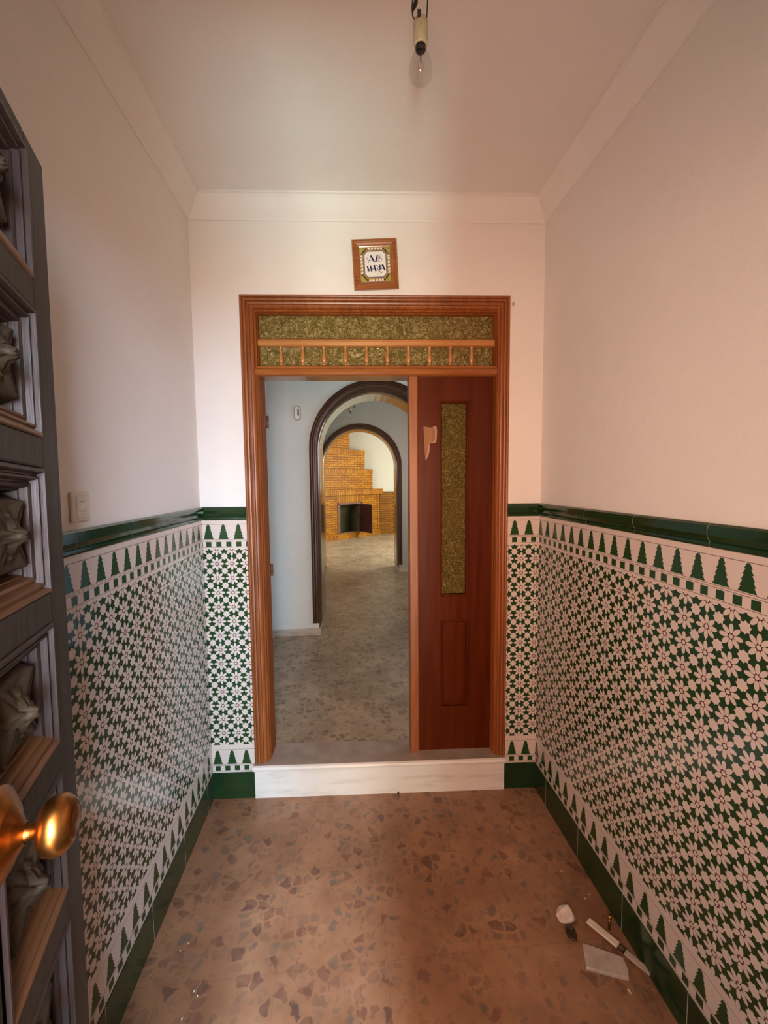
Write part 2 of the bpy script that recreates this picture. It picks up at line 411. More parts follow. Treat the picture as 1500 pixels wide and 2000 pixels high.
# vestibule walls
S(MB().box(XL-.10, XL-.004, .15, 2.42, 0, ZC).build('wall_left', 'plaster'))
S(MB().box(XR+.004, XR+.12, .15, 2.36, 0, ZC).build('wall_right', 'plaster'))
m = MB(); m.box(-.86, -.490, 0, .16, 0, ZC).box(.818, 1.12, 0, .16, 0, ZC).box(-.490, .818, 0, .16, 2.690, ZC)
S(m.build('wall_back', 'plaster', **BW()))
m = MB(); m.box(XL-.10, -.325, -.45, .15, 0, ZC).box(.85, XR+.12, -.45, .15, 0, ZC).box(-.325, .85, -.45, .15, 2.31, ZC)
S(m.build('wall_front', 'plaster'))
# unseen leaf-like blocker, added behind the camera to shape the incoming light
S(MB().bevbox(.085, .845, -.19, -.145, .01, 2.30, .004).build('light_blocker', 'oak_face'))
# hall walls
S(MB().box(-.90, -.785, 2.475, 4.25, HF, 3.2).build('wall_hall_left', 'plaster_grey'))
S(MB().box(1.65, 1.75, 2.36, 4.25, HF, 3.2).build('wall_hall_right', 'plaster_grey'))

def arch_wall(name, x0, x1, y0, y1, z1, cx, r, zs, mat, n=40):
    pts = [(cx + r*cos(a), zs + r*sin(a)) for a in [pi*k/n for k in range(n+1)]]      # right to left
    mb = MB()
    for yy in (y0, y1):
        for k in range(n):
            (xa, za), (xb, zb) = pts[k], pts[k+1]
            mb.add([(xa, yy, za), (xa, yy, z1), (xb, yy, z1), (xb, yy, zb)], [(0, 1, 2, 3)])
        mb.add([(x0, yy, HF), (cx-r, yy, HF), (cx-r, yy, z1), (x0, yy, z1)], [(0, 1, 2, 3)])
        mb.add([(cx+r, yy, HF), (x1, yy, HF), (x1, yy, z1), (cx+r, yy, z1)], [(0, 1, 2, 3)])
    full = [(cx+r, HF)] + pts + [(cx-r, HF)]
    for (xa, za), (xb, zb) in zip(full, full[1:]):
        mb.add([(xa, y0, za), (xa, y1, za), (xb, y1, zb), (xb, y0, zb)], [(0, 1, 2, 3)])
    return S(mb.build(name, mat))
A1 = dict(cx=.308, r=.625, zs=2.10); A2 = dict(cx=.214, r=.635, zs=2.03)
arch_wall('wall_arch', -1.0, 1.8, 4.25, 4.85, 3.3, mat='plaster_grey', **A1)
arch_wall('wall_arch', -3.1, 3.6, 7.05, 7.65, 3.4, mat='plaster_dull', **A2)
S(MB().box(-2.1, -2.0, 4.85, 7.05, HF, 3.3).build('wall_passage_left', 'plaster_grey'))
S(MB().box(2.4, 2.5, 4.85, 7.05, HF, 3.3).build('wall_passage_right', 'plaster_grey'))
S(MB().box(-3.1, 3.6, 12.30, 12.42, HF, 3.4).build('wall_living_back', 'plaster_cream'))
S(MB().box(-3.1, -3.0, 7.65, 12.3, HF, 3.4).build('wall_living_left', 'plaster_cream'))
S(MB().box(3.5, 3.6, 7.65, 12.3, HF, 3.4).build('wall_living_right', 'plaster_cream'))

# arches: dark reeded casings and polished lining
def arch_casing(cx, r, zs, y0, y1, zb, label, taper=.004):
    root = empty('arch_casing', (cx, y0, HF), label=label, cat='arch casing')
    prof = [(0, 0), (0, .020), (.010, .026), (.017, .018), (.027, .018), (.036, .028), (.045, .018), (.054, .018), (.062, .030), (.070, .026), (.074, .010), (.074, 0)]
    prof = [(0.0, -.004)] + [(q*1.0, d) for q, d in prof[1:]]
    n = 28
    rows = []
    for q, d in prof:
        rr = r - .004 + q*.90
        row = [(rr, -d, zb)] + [(rr*cos(pi*k/n), -d, (zs-HF) + rr*sin(pi*k/n)) for k in range(n+1)] + [(-rr, -d, zb)]
        rows.append(row)
    MB().sweep(rows).build('casing', 'wood_dark', root)
    rows = []
    for rr, yy in ((r-.001, 0), (r-.006, 0), (r-.006-taper, y1-y0), (r-.001, y1-y0)):
        rows.append([(rr, yy, zb-.06)] + [(rr*cos(pi*k/n), yy, (zs-HF) + rr*sin(pi*k/n)) for k in range(n+1)] + [(-rr, yy, zb-.06)])
    MB().sweep(rows, True, True).build('lining', 'wood_lining', root)
    return root
arch_casing(A1['cx'], A1['r'], A1['zs'], 4.25, 4.85, .13, 'dark walnut casing around the nearer, larger archway in the hall', .032)
arch_casing(A2['cx'], A2['r'], A2['zs'], 7.05, 7.65, .14, 'dark walnut casing around the farther archway, in front of the brick fireplace')
# marble skirting in the hall
def skirt(boxes, name='baseboard_hall'):
    mb = MB()
    for b in boxes: mb.bevbox(*b, b=.004)
    return S(mb.build(name, 'marble_base'))
skirt([(-.785, -.317+.004, 4.236, 4.25, HF, HF+.072), (-.317, -.303, 4.236, 4.84, HF, HF+.072)])
skirt([(.849+.014, 2.39, 7.036, 7.05, HF, HF+.075), (.835, .849, 7.036, 7.64, HF, HF+.075), (-1.99, -.435, 7.036, 7.05, HF, HF+.075), (-.421-.014, -.421, 7.036, 7.64, HF, HF+.075)], 'baseboard_passage')
skirt([(-.785, -.773, 2.48, 4.23, HF, HF+.04)], 'baseboard_hall_left')

# cornice around the vestibule ceiling
m = MB()
cprof = [(0, -.098), (.006, -.098), (.008, -.088), (.018, -.080), (.034, -.064), (.052, -.040), (.064, -.020), (.074, -.010), (.084, -.007), (.084, 0)]
xl, xr = XL-.004, XR+.004
rows = []
def yb(x): return D + x*math.tan(AB)
for p, dz in cprof:
    rows.append([(xl+p, .15+p, ZC+dz), (xl+p, yb(xl)-p, ZC+dz), (xr-p, yb(xr)-p, ZC+dz), (xr-p, .15+p, ZC+dz), (xl+p, .15+p, ZC+dz)])
m.sweep(rows); S(m.build('trim_cornice', 'plaster'))

# ------------------------------------------------------------------ tiled dado: base, patterned tiles, glazed rail
def dado(side, u0, u1, loc, rz, phase, joint0, k):
    # local frame: x along the wall, -y into the room
    def mw(x): return dict(loc=(loc[0]+cos(rz)*x, loc[1]+sin(rz)*x, 0), rz=rz)
    ph = phase
    d = MB().box(u0-ph, u1-ph, -.004, .006, .156, 1.575).build('trim_%d' % k, 'tile', **mw(ph)); S(d)
    T = TP*4
    a = joint0 + math.floor((u0-joint0)/T)*T
    base = MB(); rail = MB(); gr = MB().box(u0, u1, -.001, .005, .0, 1.640)
    while a < u1:
        x0, x1 = max(a, u0)+.0009, min(a+T, u1)-.0009
        if x1-x0 > .012:
            base.bevbox(x0, x1, -.006, .006, .001, .1545, .0015, 1)
            prof = [(.006, 1.5765), (-.006, 1.5765), (-.008, 1.582), (-.008, 1.590), (-.005, 1.5925), (-.010, 1.598), (-.016, 1.612), (-.017, 1.626), (-.013, 1.640), (-.006, 1.6465), (.006, 1.6465)]
            rail.sweep([[(x0, y, z), (x1, y, z)] for y, z in prof], True)
            if x1 + .02 < u1: gr.sweep([[(x1, y+.0006, z), (x1+.0018, y+.0006, z)] for y, z in prof], True).box(x1, x1+.0018, -.0056, .004, .002, .1535)
        a += T
    S(base.build('baseboard_'+side, 'green', **mw(0)))
    S(rail.build('trim_rail_'+side, 'green', **mw(0)))
    S(gr.build('trim_grout_'+side, 'grout', **mw(0)))
dado('back_left', -.789, -.546, (0, D), AB, -.750, -.789, 1)
dado('back_right', .868, 1.055, (0, D), AB, .9117, 1.0515, 2)
dado('left', .16, 2.305, (XL, 0), pi/2, 1.2538+TP/2, 1.2538, 3)
dado('right', -2.212, -.16, (XR, 0), -pi/2, -1.7556+TP/2, -1.7556, 4)

# ------------------------------------------------------------------ marble step
m = MB()
prof = [(-.008, 0), (-.008, .166), (-.030, .172), (-.042, .180), (-.045, .192), (-.040, .202), (-.028, .206), (.165, .206), (.165, 0)]
m.sweep([[(-.548, y, z), (.868, y, z)] for y, z in prof], True)
st = m.build('marble_step', 'marble', **BW()); tag(st, 'white marble doorstep with a dusty tread under the wooden door frame', 'step')
MB().box(-.546, .866, -.030, .166, .2055, .2068).build('tread', 'tread', st)

# ------------------------------------------------------------------ inner door frame with transom and fixed leaf
dr = empty('door_1', BW()['loc'], AB, label='varnished reddish pine door frame with amber transom glass and a fixed right leaf', cat='door frame', kind='structure')
def frame_sweep(uL, uR, zB, zT, prof, mat, name):
    rows = [[(uL+q, -d, zB), (uL+q, -d, zT-q), (uR-q, -d, zT-q), (uR-q, -d, zB)] for q, d in prof]
    return MB().sweep(rows).build(name, mat, dr)
ZS = .207
prof = [(0, -.004), (0, .006), (.003, .011), (.009, .014), (.0135, .012), (.0155, .004), (.0175, .004), (.020, .012), (.025, .0155), (.031, .014), (.034, .004), (.036, .004), (.039, .012), (.044, .0145), (.050, .012), (.0525, .003), (.058, .002), (.064, .002), (.064, -.004)]
frame_sweep(-.545, .872, ZS, 2.744, prof, 'wood', 'casing')
prof = [(.060, .003), (.068, .003), (.070, -.008), (.074, -.012), (.078, -.012), (.080, -.030), (.083, -.034), (.083, -.150), (.060, -.150), (.060, .003)]
frame_sweep(-.545, .883, ZS, 2.744, prof, 'wood_satin', 'jamb')
uL, uR = -.463, .801
MB().box(uL, uR, .062, .067, 2.540, 2.664).build('transom_glass', 'glass_swirl', dr)
MB().box(uL, uR, .062, .067, 2.395, 2.500).build('transom_glass', 'glass_swirl', dr)
m = MB(); m.sweep([[(uL, y, z), (uR, y, z)] for y, z in [(.12, 2.495), (.034, 2.495), (.028, 2.500), (.026, 2.515), (.030, 2.528), (.050, 2.540), (.12, 2.540)]], True)
m.build('transom_bar', 'wood_bar', dr)
m = MB(); m.sweep([[(uL-.018, y, z), (uR+.018, y, z)] for y, z in [(.13, 2.336), (.022, 2.336), (.008, 2.342), (.001, 2.354), (.003, 2.368), (.014, 2.378), (.016, 2.386), (.046, 2.398), (.13, 2.398)]], True)
m.build('transom_rail', 'wood_h', dr)
rp = [(.0, 0), (.0075, 0), (.0075, .006), (.0045, .010), (.0085, .022), (.0095, .034), (.006, .060), (.0045, .078), (.0065, .084), (.0045, .088), (.0075, .092), (.0075, .099), (0, .099)]
for u in (-.346, -.231, -.118, -.003, .110, .222, .335, .449, .562, .678):
    MB().lathe([(q*1.4, h) for q, h in rp], 16, 'Z', (u, .042, 2.397)).build('spindle', 'wood_turned', dr)
# mullion
m = MB(); m.sweep([[(x, y, .190), (x, y, 2.340)] for x, y in [(.335, .12), (.335, .044), (.339, .036), (.380, .036), (.386, .042), (.388, .060), (.388, .12)]], True)
m.build('mullion', 'wood', dr)
# fixed leaf
lf = MB()
L0, L1, V0, V1 = .389, .802, .060, .098
gl = (.520, .658, 1.130, 2.200); pn = (.522, .664, .468, .970)
for b in ((L0, gl[0], ZS-.003, 2.338), (gl[1]+.003, L1, ZS-.003, 2.338), (gl[0], gl[1]+.003, gl[3], 2.338), (gl[0], gl[1]+.003, pn[3], gl[2]), (gl[0], gl[1]+.003, ZS-.003, pn[2])):
    lf.box(b[0], b[1], V0, V1, b[2], b[3])
leaf = lf.build('leaf', 'wood_red', dr)
def bead(x0, x1, z0, z1, mat, name, par):
    pr = [(0, 0), (0, .005), (.005, .008), (.010, .004), (.013, -.010), (.013, -.022)]
    rows = [[(x0+q, V0-d, z0+q), (x1-q, V0-d, z0+q), (x1-q, V0-d, z1-q), (x0+q, V0-d, z1-q), (x0+q, V0-d, z0+q)] for q, d in pr]
    return MB().sweep(rows).build(name, mat, par)
bead(.509, .669, 1.117, 2.212, 'wood_red', 'glass_bead', leaf)
bead(.511, .674, .457, .981, 'wood_red', 'panel_bead', leaf)
MB().box(.520, .660, .082, .086, 1.128, 2.202).build('glass_pane', 'glass_drop', leaf)
m = MB(); m.box(.520, .666, .078, .088, .466, .972)
m.build('recessed_panel', 'wood_red', leaf)
# torn veneer
def torn(poly, t, mat):
    return MB().prism(poly, V0-t, V0+.001).build('torn_veneer', mat, leaf)
torn([(.418, 2.075), (.455, 2.066), (.487, 2.078), (.490, 2.02), (.484, 1.985), (.447, 1.978), (.440, 1.93), (.428, 1.892), (.424, 1.93), (.421, 2.0)], .0012, 'wood_raw')
torn([(.474, 2.066), (.488, 2.078), (.492, 2.045), (.489, 1.995), (.483, 1.983), (.466, 1.981), (.468, 1.988), (.480, 1.997), (.482, 2.052)], .005, 'torn_edge')
torn([(.446, 1.978), (.452, 1.975), (.449, 1.93), (.432, 1.888), (.428, 1.893), (.440, 1.93)], .004, 'torn_edge')
# hinge knuckles on the opening side
for z in (2.115, 1.268):
    m = MB(); m.lathe([(0, -.036), (.008, -.034), (.008, .034), (0, .036)], 14, 'Z', (uL+.006, .160, z)); m.box(uL-.004, uL+.003, .120, .158, z-.032, z+.032)
    m.build('hinge', 'iron', dr)
# small hook by the casing
t = MB(); t.bevbox(.883, .893, -.012, .0, 2.69, 2.712, .003); o = t.build('cable_clip', 'plastic_grey', **BW())
tag(o, 'tiny white cable clip on the wall at the top right corner of the door frame', 'clip')

# ------------------------------------------------------------------ framed ceramic tile AVE MARIA
pc = (.161, 2.893)
base = Matrix.Translation(Vector((cos(AB)*pc[0], D+sin(AB)*pc[0], pc[1]))) @ Matrix.Rotation(AB, 4, 'Z') @ Matrix.Translation((0, -.004, 0)) @ Matrix.Rotation(radians(-2.6), 4, 'Y')
pf = empty('picture_frame', mw=base, label='small wooden frame holding a painted ceramic tile lettered AVE MARIA, above the door', cat='picture frame')
W2, H2 = .116, .125
rows = [[(-W2+q, -d, -H2+q), (-W2+q, -d, H2-q), (W2-q, -d, H2-q), (W2-q, -d, -H2+q), (-W2+q, -d, -H2+q)] for q, d in
        [(0, 0), (0, .014), (.003, .018), (.010, .019), (.013, .015), (.017, .015), (.022, .019), (.030, .016), (.034, .012), (.038, .010), (.038, 0)]]
MB().sweep(rows).build('frame_moulding', 'wood_h', pf)
MB().box(-.079, .079, -.008, -.002, -.088, .088).build('backing', 'dark_line', pf)
tl = MB().bevbox(-.078, .078, -.0100, -.008, -.087, .087, .0008, 1).build('ceramic_tile', 'glaze_white', pf)
def flat(polys, y, mat, name):
    if name == 'lettering':
        mb = MB()
        for p in polys: mb.prism(p, y-.0003, y+.0002)
        return mb.build(name, mat, tl)
    for p in polys: MB().prism(p, y-.0003, y+.0002).build(name, mat, tl)
def octo(a, b, c): return [(-a, -b+c), (-a, b-c), (-a+c, b), (a-c, b), (a, b-c), (a, -b+c), (a-c, -b), (-a+c, -b)]
flat([[(-.0775, -.0865), (.0775, -.0865), (.0775, .0865), (-.0775, .0865)]], -.0102, 'ochre', 'border_ground')
mot = []
for s in (-1, 1):
    for q in (-.040, -.024, -.006, .012, .028, .042):
        mot.append([(s*.070-.006, q-.006), (s*.070+.004, q-.007), (s*.070+.006, q+.004), (s*.070-.002, q+.008)])
    for q in (-.030, -.014, .004, .020, .033):
        mot.append([(q-.006, s*.078-.005), (q+.005, s*.078-.006), (q+.006, s*.078+.004), (q-.002, s*.078+.006)])
flat(mot, -.0106, 'glaze_white', 'border_petal')
mot = []
for s in (-1, 1):
    for q in (-.032, -.015, .003, .020, .036):
        mot.append([(s*.071-.003, q-.003), (s*.071+.002, q-.004), (s*.071+.003, q+.003), (s*.071-.001, q+.004)])
    for q in (-.022, -.005, .012, .027):
        mot.append([(q-.003, s*.079-.003), (q+.003, s*.079-.003), (q+.002, s*.079+.003), (q-.003, s*.079+.002)])
flat(mot, -.0109, 'lilac', 'border_scroll')
mot = []; mot2 = []
for sx in (-1, 1):
    for sz in (-1, 1):
        P = lambda a, b: (sx*(.077-a), sz*(.086-b))
        mot.append([P(0, 0), P(.030, 0), P(.024, .008), P(.027, .014), P(.016, .015), P(.015, .026), P(.008, .023), P(0, .032)])
        mot2.append([P(.032, .004), P(.038, .010), P(.028, .016), P(.022, .026), P(.012, .036), P(.006, .042), P(.003, .038), P(.012, .030), P(.018, .018), P(.028, .010)])
flat(mot, -.0110, 'leaf_green', 'corner_leaf'); flat(mot2, -.0108, 'dark_line', 'corner_scroll')
flat([octo(.059, .067, .018)], -.0112, 'slate', 'inner_border')
flat([octo(.054, .062, .016)], -.0115, 'glaze_white', 'inner_field')
def stroke(pts, wds):
    out = []
    for (a, b), (c, d), w in zip(pts, pts[1:], wds):
        L = math.hypot(c-a, d-b); nx, nz = -(d-b)/L*w/2, (c-a)/L*w/2
        out.append([(a+nx, b+nz), (c+nx, d+nz), (c-nx, d-nz), (a-nx, b-nz)])
    return out
k_ = .000224    # zoomed photograph pixels to metres on the tile
def q(x, y): return ((x-722)*k_*1.02, (776-y)*k_)
thick = []; thin = []
def st(L, w, dst): dst.extend(stroke([q(*p) for p in L], [w*.78]*(len(L)-1)))
st([(628, 582), (700, 722)], .0105, thick); st([(778, 578), (735, 722)], .0085, thick)
st([(538, 815), (572, 930)], .0090, thick); st([(610, 806), (632, 938)], .0095, thick)
st([(690, 800), (728, 935)], .0100, thick); st([(822, 796), (822, 920)], .0080, thick); st([(882, 788), (930, 918)], .0100, thick)
st([(640, 600), (600, 660), (566, 745)], .0035, thin); st([(535, 625), (560, 650), (535, 665)], .0035, thin); st([(560, 690), (655, 690)], .003, thin)
st([(700, 722), (735, 722)], .004, thin); st([(778, 578), (850, 575), (870, 610), (840, 640), (800, 645)], .0035, thin)
st([(800, 645), (860, 650), (885, 670), (855, 715), (740, 718)], .0032, thin); st([(800, 590), (790, 700)], .004, thin); st([(830, 600), (825, 640)], .004, thin)
st([(572, 930), (612, 812)], .0032, thin); st([(540, 825), (540, 940)], .003, thin); st([(640, 870), (700, 905)], .004, thin); st([(650, 915), (690, 820)], .0035, thin)
st([(700, 806), (770, 805), (790, 835), (760, 868), (715, 872)], .0038, thin); st([(755, 870), (810, 945), (850, 970), (880, 950)], .0042, thick)
st([(822, 860), (880, 800)], .0035, thin); st([(835, 885), (915, 880)], .004, thin); st([(840, 920), (885, 800)], .0035, thin)
flat(thin, -.0118, 'lilac', 'lettering'); flat(thick, -.0120, 'navy', 'lettering')

# ------------------------------------------------------------------ hanging light bulbs
def bulb_fixture(loc, drop, s, label, tape_side=-1):
    # loc: centre of the glass; drop: up to the ceiling
    root = empty('hanging_bulb', loc, label=label, cat='light bulb')
    gl = [(0, -.041), (.010, -.0405), (.020, -.036), (.0275, -.027), (.0300, -.014), (.0295, -.002), (.0265, .012), (.0215, .025), (.0160, .036), (.0130, .044)]
    g = MB().lathe([(r*s, h*s) for r, h in gl], 32).build('bulb_glass', 'bulb', root)
    m = MB().lathe([(r*s, h*s) for r, h in [(0, .006), (.002, .008), (.0025, .020), (.005, .032), (.008, .044)]], 12)
    m.build('glass_stem', 'bulb', g)
    m = MB().tube([(-.004*s, 0, .012*s), (-.007*s, 0, -.004*s), (-.003*s, .001, -.009*s), (.003*s, -.001, -.008*s), (.007*s, 0, -.004*s), (.004*s, 0, .012*s)], .0006*s, 6)
    m.tube([(0, 0, .044*s), (0, 0, .012*s)], .0016*s, 6)
    m.build('filament', 'steel', g)
    MB().lathe([(.0125*s, .038*s), (.0135*s, .040*s), (.0135*s, .052*s), (.0125*s, .056*s)], 24).build('screw_cap', 'black', root)
    sk = [(.0135, .048), (.0160, .046), (.0178, .052), (.0185, .075), (.0185, .105), (.0165, .110), (0, .112)]
    MB().lathe([(r*s, h*s) for r, h in sk], 28).build('lamp_socket', 'socket', root)
    top = drop
    for sd, off in ((-1, .021), (1, .017)):
        pts = [(sd*.012*s, 0, .106*s), (sd*off*s*.95, 0, .118*s), (sd*(off+.001)*s, .003, .140*s), (sd*.019*s, 0, .175*s), (sd*.006*s, 0, .22*s), (0, 0, min(.26*s, top-.02)), (0, 0, top)]
        MB().tube(pts, .0016*s, 8).build('wire', 'black', root)
    MB().tube([(-.021*s, 0, .130*s), (-.017*s, 0, .140*s), (-.012*s, 0, .152*s), (-.010*s, 0, .176*s)], [.002*s, .005*s, .0055*s, .004*s], 10).build('tape_wrap', 'black', root)
    MB().bevbox(-.011*s, -.002*s, -.019*s, -.015*s, .100*s, .118*s, .001).build('terminal', 'tape', root)
    MB().lathe([(0, top-.028), (.012, top-.027), (.040, top-.010), (.042, top)], 28).build('ceiling_rose', 'white_plastic', root)
    return root
bulb_fixture((.207, 1.160, 2.853), ZC-2.853, 1.0, 'clear bare bulb in a cream socket hanging nearest, at the top of the photo')
b2 = bulb_fixture((.047, 5.8, 2.665), 3.30-2.665, 1.15, 'small bare bulb hanging behind the nearer archway')
m = MB().tube([(.075, 0, .175), (.050, 0, .168), (.048, 0, .130), (.060, 0, .105), (.072, 0, .112)], .0055, 8); m.build('loose_cable', 'black', b2)
m = MB().tube([(-.05, 0, .10), (-.03, 0, .145), (.02, 0, .16)], .006, 8); m.bevbox(-.022, .010, -.012, .012, .065, .150, .005); m.build('tape_bundle', 'black', b2)

# ------------------------------------------------------------------ wall plates
sw = empty('light_switch', (XL-.004, 1.295, 1.711), pi/2, label='cream double light switch on the left wall above the green tiles', cat='light switch')
MB().bevbox(-.042, .042, -.009, 0, -.044, .044, .004, 3).build('plate', 'white_plastic', sw)
MB().bevbox(-.022, .030, -.0125, -.008, -.034, .034, .002).build('rocker', 'white_plastic', sw)
for z in (-.012, .016): MB().box(-.010, .012, -.0130, -.012, z-.0008, z+.0008).build('rocker_gap', 'plastic_line', sw)
db = empty('door_chime', (-.484, 4.25, 2.450), label='pale oblong door chime on the hall wall left of the arch', cat='door chime')
def pill(w, h, y0, y1, n=12):
    r = w/2; pts = [(r*cos(a), h/2-r+r*sin(a)) for a in [pi*k/n for k in range(n+1)]] + [(r*cos(a), -h/2+r+r*sin(a)) for a in [pi+pi*k/n for k in range(n+1)]]
    return MB().prism(pts, y0, y1)
pill(.070, .150, -.014, 0).build('housing', 'plastic_grey', db)
pill(.046, .118, -.026, -.012).build('cover', 'white_gloss', db)
o = pill(.016, .070, -.0275, -.025).build('slot', 'plastic_line', db); o.location = (.010, 0, .004)

# ------------------------------------------------------------------ entrance door leaf, carved, at the left
Aedge = Vector((-.470, .740, 0)); Xa = Vector((.293, -.956, 0)).normalized(); Ya = Vector((.956, .293, 0)).normalized()
t_ = .0366; Zt = (Vector((0, 0, 1)) - Xa*t_).normalized(); Xt = Ya.cross(Zt).normalized()
org = Aedge + Xa*(2.276*t_)      # the edge leans so that its top meets Aedge
ML = Matrix.Translation(org) @ Matrix((Xt, Ya, Zt)).transposed().to_4x4()
ed = empty('door_2', mw=ML, label='heavy weathered oak entrance leaf with carved square panels, standing open at the left', cat='door', kind='structure')
LW, LT = .575, 2.278
ST, MU, RL, PH = .072, .045, .045, .182
cols = [(ST, (LW-MU)/2), ((LW+MU)/2, LW-ST)]
zt = LT-.024; rws = []
zz = zt
while zz - PH > .05:
    rws.append((zz-PH, zz)); zz -= PH+RL
m = MB()
m.bevbox(0, ST, -.045, 0, .02, LT, .003); m.build('stile', 'oak_face', ed)
MB().bevbox(LW-ST, LW, -.045, 0, .02, LT, .003).build('stile', 'oak_face', ed)
MB().box(ST, LW-ST, -.045, -.001, zt, LT).build('rail', 'oak_face', ed)
MB().box(ST, LW-ST, -.045, -.001, .02, rws[-1][0]).build('rail', 'oak_face', ed)
MB().bevbox((LW-MU)/2, (LW+MU)/2, -.045, -.002, rws[-1][0], zt, .003).build('muntin', 'oak_face', ed)
MB().box(ST-.01, LW-ST+.01, -.043, -.036, .05, zt+.01).build('back_board', 'oak_mold', ed)
for (z0, z1) in rws[:-1]:
    for (x0, x1) in cols: MB().bevbox(x0, x1, -.040, .002, z0-RL, z0, .004).build('rail', 'oak_face', ed)
def carved(x0, x1, z0, z1):
    # stepped moulding around the panel
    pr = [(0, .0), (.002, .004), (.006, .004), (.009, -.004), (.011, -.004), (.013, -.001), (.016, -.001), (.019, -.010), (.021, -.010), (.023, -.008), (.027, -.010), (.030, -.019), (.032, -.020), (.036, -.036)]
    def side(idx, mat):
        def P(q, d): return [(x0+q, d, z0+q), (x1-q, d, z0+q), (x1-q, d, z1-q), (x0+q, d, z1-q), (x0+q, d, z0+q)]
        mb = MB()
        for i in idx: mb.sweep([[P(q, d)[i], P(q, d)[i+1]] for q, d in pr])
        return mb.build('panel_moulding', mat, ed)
    side((0,), 'oak_lit'); side((1, 2, 3), 'oak_mold')  # only the lower, up-facing side carries the painted warm light
    # carved block: raised, chamfered, with a four-petalled rosette
    cx, cz = (x0+x1)/2, (z0+z1)/2; hw, hh = (x1-x0)/2-.036, (z1-z0)/2-.036
    mb = MB(); n = 40; vs = []; fs = []
    for j in range(n+1):
        for i in range(n+1):
            u = -1+2*i/n; v = -1+2*j/n
            edge = min(1, (1-max(abs(u), abs(v)))/.16)
            h = -.036 + .022*edge
            r = math.hypot(u, v); a = math.atan2(v, u)
            leafd = abs(sin(2*a)); off = abs(abs(a % (pi/2) - pi/4))          # angle away from the nearest diagonal
            L = r/1.18
            wid = .42*max(0, sin(pi*min(1, L)))**.8 + .02
            if L < 1: h += .010*max(0, 1-(off*r/(wid*.62+1e-6))**2)**.5 * (1-.35*L) if off*r < wid*.62 else 0
            if off*r < .03 and .25 < r < 1: h -= .003
            offc = pi/4-off
            if r < .62 and offc*r < .12*sin(pi*r/.62): h += .008
            if r < .17: h += .012*(1-(r/.17)**2)**.5
            vs.append((cx+u*hw, h, cz+v*hh))
    fs = [(j*(n+1)+i, j*(n+1)+i+1, (j+1)*(n+1)+i+1, (j+1)*(n+1)+i) for j in range(n) for i in range(n)]
    mb.add(vs, fs, True); return mb.build('carved_panel', 'oak_carved', ed)
for (z0, z1) in rws:
    for (x0, x1) in cols: carved(x0, x1, z0, z1)
# brass pull knob on its rose, in the middle of the leaf
kx, kz = .274, 1.395
rose = MB().lathe([(0, .0), (.050, .0), (.052, .003), (.051, .006), (.045, .007), (.043, .011), (.037, .0115), (.035, .016), (.029, .0165), (.022, .022), (.014, .026), (.010, .030)], 40, 'Y', (kx, 0, kz)).build('knob_rose', 'brass', ed)
m = MB().lathe([(.010, .026), (.0080, .034), (.0095, .041), (.0200, .043), (.0275, .048), (.0305, .056), (.0295, .064), (.0250, .070), (.0190, .0745), (.0172, .0735), (.0155, .0750), (.008, .0765), (0, .0768)], 40, 'Y', (kx, 0, kz))
m.build('door_knob', 'brass', ed)

# ------------------------------------------------------------------ debris on the floor
def lump(name, loc, sc, seed, mat, sub=3):
    rnd = random.Random(seed); bm = bmesh.new(); bmesh.ops.create_icosphere(bm, subdivisions=sub, radius=1)
    dirs = [Vector((rnd.uniform(-1, 1), rnd.uniform(-1, 1), rnd.uniform(-1, 1))).normalized() for _ in range(9)]
    for v in bm.verts:
        for d in dirs:
            k = v.co.dot(d)
            if k > .62: v.co -= d*(k-.62)*.9
        v.co *= 1+rnd.uniform(-.03, .03)
    zmin = min(v.co.z for v in bm.verts)
    for v in bm.verts: v.co = Vector((v.co.x*sc[0], v.co.y*sc[1], (v.co.z-zmin)*sc[2]))
    me = bpy.data.meshes.new(name); bm.to_mesh(me); bm.free(); me.materials.append(MAT[mat])
    o = bpy.data.objects.new(name, me); COL.objects.link(o); o.location = loc; return o
tag(lump('plaster_lump', (.845, 1.500, 0), (.050, .034, .033), 3, 'rubble'), 'jagged pale lump of broken plaster, farthest of the large debris', 'rubble')
tag(lump('dark_fragment', (.838, 1.435, 0), (.026, .036, .010), 8, 'dark_gloss'), 'low dark brownish piece just in front of the plaster lump', 'fragment')  # low dark brown piece right in front of the lump
def slab(name, pts, z0, z1, mat, label, cat, tilt=None):
    cx = sum(p[0] for p in pts)/len(pts); cy = sum(p[1] for p in pts)/len(pts)
    bm = bmesh.new(); vs = [bm.verts.new((x-cx, y-cy, 0)) for x, y in pts]; f = bm.faces.new(vs)
    r = bmesh.ops.extrude_face_region(bm, geom=[f])
    for v in [g for g in r['geom'] if isinstance(g, bmesh.types.BMVert)]: v.co.z += z1-z0
    bmesh.ops.bevel(bm, geom=bm.edges[:], offset=.0012, segments=1, affect='EDGES'); bmesh.ops.recalc_face_normals(bm, faces=bm.faces[:])
    me = bpy.data.meshes.new(name); bm.to_mesh(me); bm.free(); me.materials.append(MAT[mat])
    o = bpy.data.objects.new(name, me); COL.objects.link(o); o.location = (cx, cy, z0)
    if tilt: o.rotation_euler = tilt
    return tag(o, label, cat)
slab('tile_shard', [(.862, 1.398), (.880, 1.392), (.984, 1.340), (.978, 1.300), (.962, 1.275), (.900, 1.296), (.832, 1.322), (.846, 1.36)], .001, .014, 'shard', 'flat greyish broken tile slab lying nearest the camera', 'tile shard')
lp = empty('latch_plate', (.955, 1.425, .016), math.atan2(-.153, .099), label='narrow bright metal strip lying across the floor debris', cat='metal strip')
MB().bevbox(-.054, .062, -.014, .014, 0, .008, .003).build('strip', 'pale_metal', lp)
